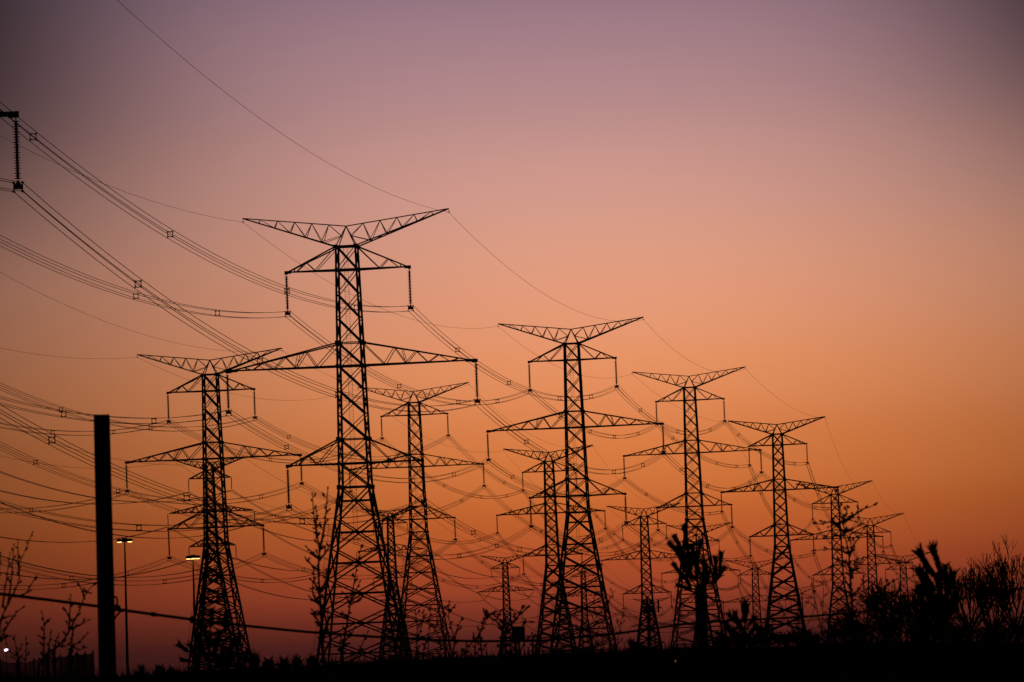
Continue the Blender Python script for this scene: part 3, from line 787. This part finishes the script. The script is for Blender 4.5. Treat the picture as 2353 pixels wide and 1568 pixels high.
sapling('sapling', 'tall leafy sapling rising above the thicket before the fifth front-row pylon', 'sapling', 84, [
    Z4((1020, 1400), (1010, 1150), (1000, 900), (985, 700), (978, 550), (950, 430), (935, 320), (905, 200), (872, 75)),
    Z4((985, 580), (1010, 510), (1040, 455), (1065, 425)), Z4((930, 300), (980, 280), (1030, 245)), Z4((935, 390), (880, 330), (830, 345)), Z4((930, 280), (960, 240), (965, 200)),
    Z4((940, 400), (990, 370), (1050, 345)), Z4((990, 700), (1030, 680), (1085, 600)), Z4((975, 560), (900, 530), (830, 525), (710, 535)), Z4((1000, 900), (1070, 820), (1095, 750)),
    Z4((905, 330), (840, 310), (760, 325), (720, 325)), Z4((935, 320), (1000, 275), (1090, 210), (1140, 195), (1185, 170)), Z4((985, 640), (920, 620), (870, 600)), Z4((1000, 850), (960, 780), (930, 730)),
    Z4((1150, 900), (1230, 840), (1300, 790), (1345, 765)), Z4((1000, 880), (950, 850), (900, 850)), Z4((990, 760), (1040, 610)), Z4((940, 420), (880, 420), (800, 435))],
    29, (7.5, 1.4), 9, 3.3, 7.5, (7, 15), .1, G1, leafy=True)
sapling('sapling', 'bare leaning twig-like sapling beside the fourth front-row pylon', 'sapling', 90, [
    Z4((780, 1300), (760, 1150), (730, 1000), (710, 900), (690, 800)), Z4((770, 1250), (772, 1050), (778, 900), (780, 790)), Z4((720, 990), (690, 955), (650, 940))],
    31, (3.5, 1.3), 7, 2.3, 22, (8, 14), .3, G1)

# thickets
def thicket(label, d, xc, yb, wd, ht, n, seed, leaf=1.0, group='dark thickets on the rise'):
    rn = random.Random(seed); px = mpp(d); S = MB(); Bd = MB()
    g = to_ground(P(xc, yb, d)); root = tag(empty('thicket_shrub', g), label, 'shrub', group)
    for i in range(n):
        u = rn.uniform(-1, 1); dd = d + rn.uniform(-3, 3)
        b = to_ground(P(xc + u * wd * .8, yb, dd)); q = P(xc + u * wd * .8, yb, dd)
        top_h = ht * (1 - .55 * u * u) * rn.uniform(.45, 1.05)
        lean = rn.uniform(-.35, .35) + u * .25
        p = q; pts = [b]; k = 6
        for j in range(1, k + 1):
            pts.append(q + up * (top_h * px * j / k) + rt * (lean * top_h * px * (j / k) ** 1.4) + rv(rn, 2.0 * px))
        S.tube(pts, 2.6 * px, 5, .9 * px)
        for j in range(2, k + 1):
            for s in (-1, 1):
                if rn.random() < .97:
                    dr = (up * rn.uniform(.3, 1) + rt * s * rn.uniform(.3, 1) + fw * rn.uniform(-.6, .6)).normalized(); ln = rn.uniform(8, 26) * px
                    e = pts[j] + dr * ln; S.tube([pts[j], pts[j] + dr * ln * .5 + rv(rn, 1.5 * px), e], 1.7 * px, 4, .8 * px)
                    for c in range(4):
                        if rn.random() < leaf: bud(Bd, pts[j].lerp(e, rn.uniform(.2, 1)), dr + rv(rn, .9), rn.uniform(3.5, 6.5) * px, rn.uniform(1.2, 2.3) * px)
    S.build('crown', BARK, root, g); Bd.build('leaves', BUD, root, g)
thicket('dense dark thicket below the sixth front-row pylon', 95, 2010, 1484, 66, 136, 52, 41, .3)
thicket('dark thicket below the last front-row pylon', 97, 2085, 1484, 64, 112, 50, 42, .3)
thicket('low dark thicket at the foot of the tall pine shoots', 99, 2155, 1486, 62, 100, 50, 43, .3)
thicket('low thicket between the tall leafy sapling and the fourth front-row pylon', 93, 1940, 1484, 50, 72, 46, 44, .45)
thicket('low shrub at the feet of the fourth front-row pylon', 96, 1830, 1489, 55, 44, 34, 45, .5)
thicket('thicket under the rounded bare tree', 100, 2235, 1486, 58, 66, 46, 46, .3)
thicket('thicket at the frame edge under the taller bare tree', 101, 2325, 1486, 56, 66, 46, 47, .3)
thicket('low shrub beside the flat-topped pole, under the small pine', 94, 1690, 1495, 55, 50, 36, 48, .5)

# bare trees beyond
def bare_tree(label, d, xb, yb, ht, spread, seed):
    rn = random.Random(seed); px = mpp(d); Tm = MB(); S = MB()
    q = P(xb, yb, d); g = to_ground(q); root = tag(empty('bare_tree', g), label, 'tree', 'bare trees beyond the thicket')
    Tm.tube([g, q, q + up * ht * .16 * px], 11 * px, 8, 8 * px)
    Tm.build('trunk', BARK, root, g)
    def grow(p, dr, ln, w, lev):
        e = p + dr * ln
        mid = p + dr * ln * .5 + rv(rn, ln * .06)
        S.tube([p, mid, e], w, 5 if lev < 3 else 4, w * .68)
        if lev >= 6:
            return
        n = 3 if lev < 2 else rn.choice((2, 2, 3))
        for k in range(n):
            sp = .55 if lev < 1 else .5
            nd = (dr + rt * rn.uniform(-sp, sp) * spread + fw * rn.uniform(-sp, sp) * .8 + up * .18).normalized()
            grow(e if k < 2 else mid, nd, ln * rn.uniform(.66, .92), max(w * .66, 1.3 * px), lev + 1)
    o = q + up * ht * .15 * px
    for k in range(9):
        f = (k - 4) / 4.
        dr = (up + rt * f * .95 * spread + fw * rn.uniform(-.5, .5)).normalized()
        grow(o, dr, ht * .25 * px * (1 - .12 * abs(f)), 5.2 * px, 1)
    S.build('crown', BARK, root, g)
bare_tree('rounded bare tree with finely branched crown beside the tall pine shoots', 190, 2228, 1486, 178, .8, 51)
bare_tree('taller bare tree with fanned crown at the frame edge', 200, 2338, 1492, 226, .8, 52)
bare_tree('small bare tree low behind the tall pine shoots', 185, 2130, 1486, 128, .9, 53)
bare_tree('faint bare tree behind the thicket of the sixth front-row pylon', 180, 2040, 1486, 140, .9, 54)
bare_tree('slender bare tree between the rounded tree and the taller one at the frame edge', 195, 2283, 1488, 165, .75, 55)

# pines: shoots bristling with needles that flare at the tip
def shoot(m, a, b, w, px, rn, flare=1.5):
    d = b - a; ln = d.length; dn = d / ln
    q = Vector((0, 1, 0)); e = dn.cross(q).normalized(); g = dn.cross(e)
    m.lathe(a, b, [(0, w * .24 * px), (.6, w * .3 * px), (.93, w * .34 * px), (1, w * .12 * px)], 7)
    n = int(ln / px * 2.6) + 22
    for i in range(n):
        t = rn.random() ** .75; h = rn.uniform(0, 2 * math.pi)
        s = e * math.cos(h) + g * math.sin(h)
        tipf = max(0., (t - .62) / .38)
        L_ = w * (.62 + .3 * tipf) * px * rn.uniform(.5, 1.35)
        dr = (dn * 1.0 + s * (.40 + .26 * tipf * flare)).normalized()
        p = a + d * (t * .9) + s * (w * .2 * px)
        m.bar(p, p + dr * L_, w * .075 * px, w * .03 * px, n=3)
def pine(label, d, trunk, shoots, seed, w=12, extra=0, box=None):
    rn = random.Random(seed); px = mpp(d); S = MB(); Nd = MB()
    q = P(*trunk[0], d); g = to_ground(q); root = tag(empty('pine_sapling', g), label, 'pine', 'young pines on the rise')
    tp = [g] + [P(x, y, d) for x, y in trunk]
    S.tube(tp, 9 * px, 7, 4 * px)
    for (x0, y0, x1, y1, ww) in shoots:
        k = rn.uniform(-.35, .35)
        a = P(x0, y0, d + k * .4); b = P(x1, y1, d + k)
        shoot(Nd, a, b, ww, px, rn)
        # bough from the trunk to the foot of the shoot
        near = min(tp[1:], key=lambda t: (t - a).length)
        S.tube([near, (near + a) / 2 - up * 1.5 * px, a], 3.4 * px, 5, 2.6 * px)
    for i in range(extra):
        x = rn.uniform(box[0], box[2]); y = rn.uniform(box[1], box[3]); an = rn.uniform(-1.1, 1.1); ln = rn.uniform(14, 30)
        k = rn.uniform(-.5, .5)
        a = P(x, y, d + k); b = P(x + math.sin(an) * ln, y - math.cos(an) * ln, d + k + rn.uniform(-.1, .1))
        shoot(Nd, a, b, w * rn.uniform(.7, 1), px, rn)
        near = min(tp[1:], key=lambda t: (t - a).length); S.tube([near, (near + a) / 2 - up * 2 * px, a], 2.6 * px, 5, 2 * px)
    S.build('trunk', BARK, root, g); Nd.build('needles', NEEDLE, root, g)
def sh(Z, *l):
    o = []
    for (x0, y0, x1, y1, w) in l:
        (a, b), (c, e) = Z((x0, y0), (x1, y1)); o.append((a, b, c, e, w))
    return o
pine('young pine with thick upright shoots around the flat-topped pole', 118, Z2((1790, 1450), (1770, 1100), (1750, 830), (1730, 600)),
     sh(Z2, (1680, 620, 1640, 320, 13), (1650, 590, 1557, 405, 12), (1640, 610, 1512, 462, 12), (1640, 760, 1548, 628, 12), (1700, 840, 1572, 800, 11), (1735, 640, 1772, 450, 12),
        (1730, 660, 1700, 480, 13), (1890, 740, 1885, 575, 12), (1920, 720, 1928, 535, 12), (1890, 760, 1965, 655, 11), (1860, 800, 1930, 715, 12), (1790, 760, 1800, 600, 13), (1700, 760, 1650, 600, 13),
        (1760, 830, 1840, 690, 13), (1650, 700, 1600, 560, 12), (1740, 760, 1735, 560, 14), (1780, 840, 1830, 740, 13), (1690, 830, 1640, 720, 13), (1680, 720, 1700, 580, 14), (1620, 590, 1580, 500, 12), (1760, 700, 1690, 540, 14)),
     61, 12, 4, Z2((1650, 640))[0] + Z2((1830, 830))[0])
pine('small pine with one broad flared tip beyond the flat-topped pole', 92, Z4((165, 1400), (165, 1200), (165, 1080)),
     sh(Z4, (165, 1100, 165, 945, 21), (90, 1100, 30, 1025, 12), (110, 1090, 85, 1020, 13), (110, 1110, 60, 1060, 13), (200, 1110, 240, 1060, 14), (160, 1180, 110, 1090, 14), (190, 1200, 260, 1120, 14), (300, 1250, 350, 1110, 16), (290, 1280, 270, 1130, 14), (140, 1260, 60, 1160, 13), (60, 1200, 10, 1090, 14), (20, 1300, -30, 1180, 14), (330, 1300, 380, 1180, 14)),
     62, 13, 6, Z4((-20, 1180))[0] + Z4((350, 1320))[0])
pine('tall pine with thick upright shoots before the rounded bare tree', 78, Z4((1720, 1450), (1710, 1200), (1690, 950), (1670, 800)),
     sh(Z4, (1640, 740, 1515, 520, 19), (1700, 720, 1630, 485, 18), (1730, 800, 1737, 640, 15), (1600, 850, 1525, 675, 20), (1650, 860, 1560, 720, 22), (1780, 830, 1800, 700, 18), (1690, 880, 1680, 700, 24), (1600, 900, 1540, 800, 20),
        (1720, 980, 1760, 800, 20), (1640, 980, 1600, 820, 22), (1560, 920, 1500, 830, 16), (1760, 1000, 1830, 900, 18), (1660, 1080, 1640, 900, 24), (1740, 1100, 1780, 950, 20), (1600, 1060, 1530, 930, 18), (1700, 1180, 1720, 1000, 24), (1620, 1180, 1570, 1050, 22)),
     63, 18, 8, Z4((1540, 960))[0] + Z4((1800, 1260))[0])
pine('young bristling pine at the feet of the pylon by the lamps', 90, Z6((1650, 1520), (1645, 1400), (1640, 1250), (1650, 1120)),
     sh(Z6, (1660, 1120, 1660, 985, 13), (1765, 1180, 1778, 1040, 13), (1480, 1330, 1395, 1265, 13), (1490, 1400, 1415, 1390, 12), (1520, 1340, 1485, 1265, 11), (1860, 1330, 1872, 1200, 13), (1740, 1400, 1745, 1290, 13), (1700, 1300, 1720, 1160, 13),
        (1620, 1260, 1600, 1120, 13), (1800, 1350, 1830, 1230, 14), (1560, 1330, 1540, 1180, 13), (1900, 1440, 1950, 1310, 13), (1620, 1380, 1570, 1270, 15), (1680, 1400, 1690, 1260, 16), (1800, 1450, 1790, 1300, 15), (1560, 1440, 1530, 1360, 15), (1870, 1460, 1880, 1340, 15)),
     64, 13, 11, Z6((1490, 1280))[0] + Z6((1900, 1500))[0])
k = 0
for lab, (x, y0, y1, w), dd in (
    ('single broad-tipped pine shoot just past the bristling pine', (1990, 1500, 1345, 17), 84),
    ('blunt pine top nearest the two-headed lamp pole', (1110, 1540, 1450, 12), 96),
    ('pair of blurred pine tops, nearer the bristling pine', (1250, 1530, 1440, 14), 97),
    ('low blurred pine tip beside the bristling pine', (1345, 1530, 1455, 10), 98),
    ('broad low pine top, first past the broad-tipped shoot', (2105, 1490, 1390, 17), 92),
    ('broad low pine top, second past the broad-tipped shoot', (2225, 1490, 1390, 17), 93),
    ('faint pine tip left of the tallest pylon, third past the broad-tipped shoot', (2325, 1480, 1375, 14), 96),
    ('faint pine tip close against the ladder leg of the tallest pylon', (2450, 1480, 1365, 15), 97)):
    k += 1; c = 0
    s = [(x, y0, x, y1, w)]
    for j in range(6): s.append((x + (j - 2.5) * 9, y0 + 40, x + (j - 2.5) * 11, y1 + 12 + ((j * 5 + k) % 4) * 13, w * .8))
    pine(lab, dd, Z6((x, 1560), (x, y0 - 20)), sh(Z6, *s), 70 + k, 10, 0)
pine('small pine clump by the foot of the fourth middle-row pylon', 95, Z2((1270, 1400), (1260, 1330)),
     sh(Z2, (1250, 1330, 1220, 1240, 15), (1270, 1340, 1265, 1250, 12), (1300, 1350, 1330, 1290, 12), (1240, 1350, 1210, 1300, 12), (1290, 1350, 1300, 1280, 13)), 90, 10, 0)
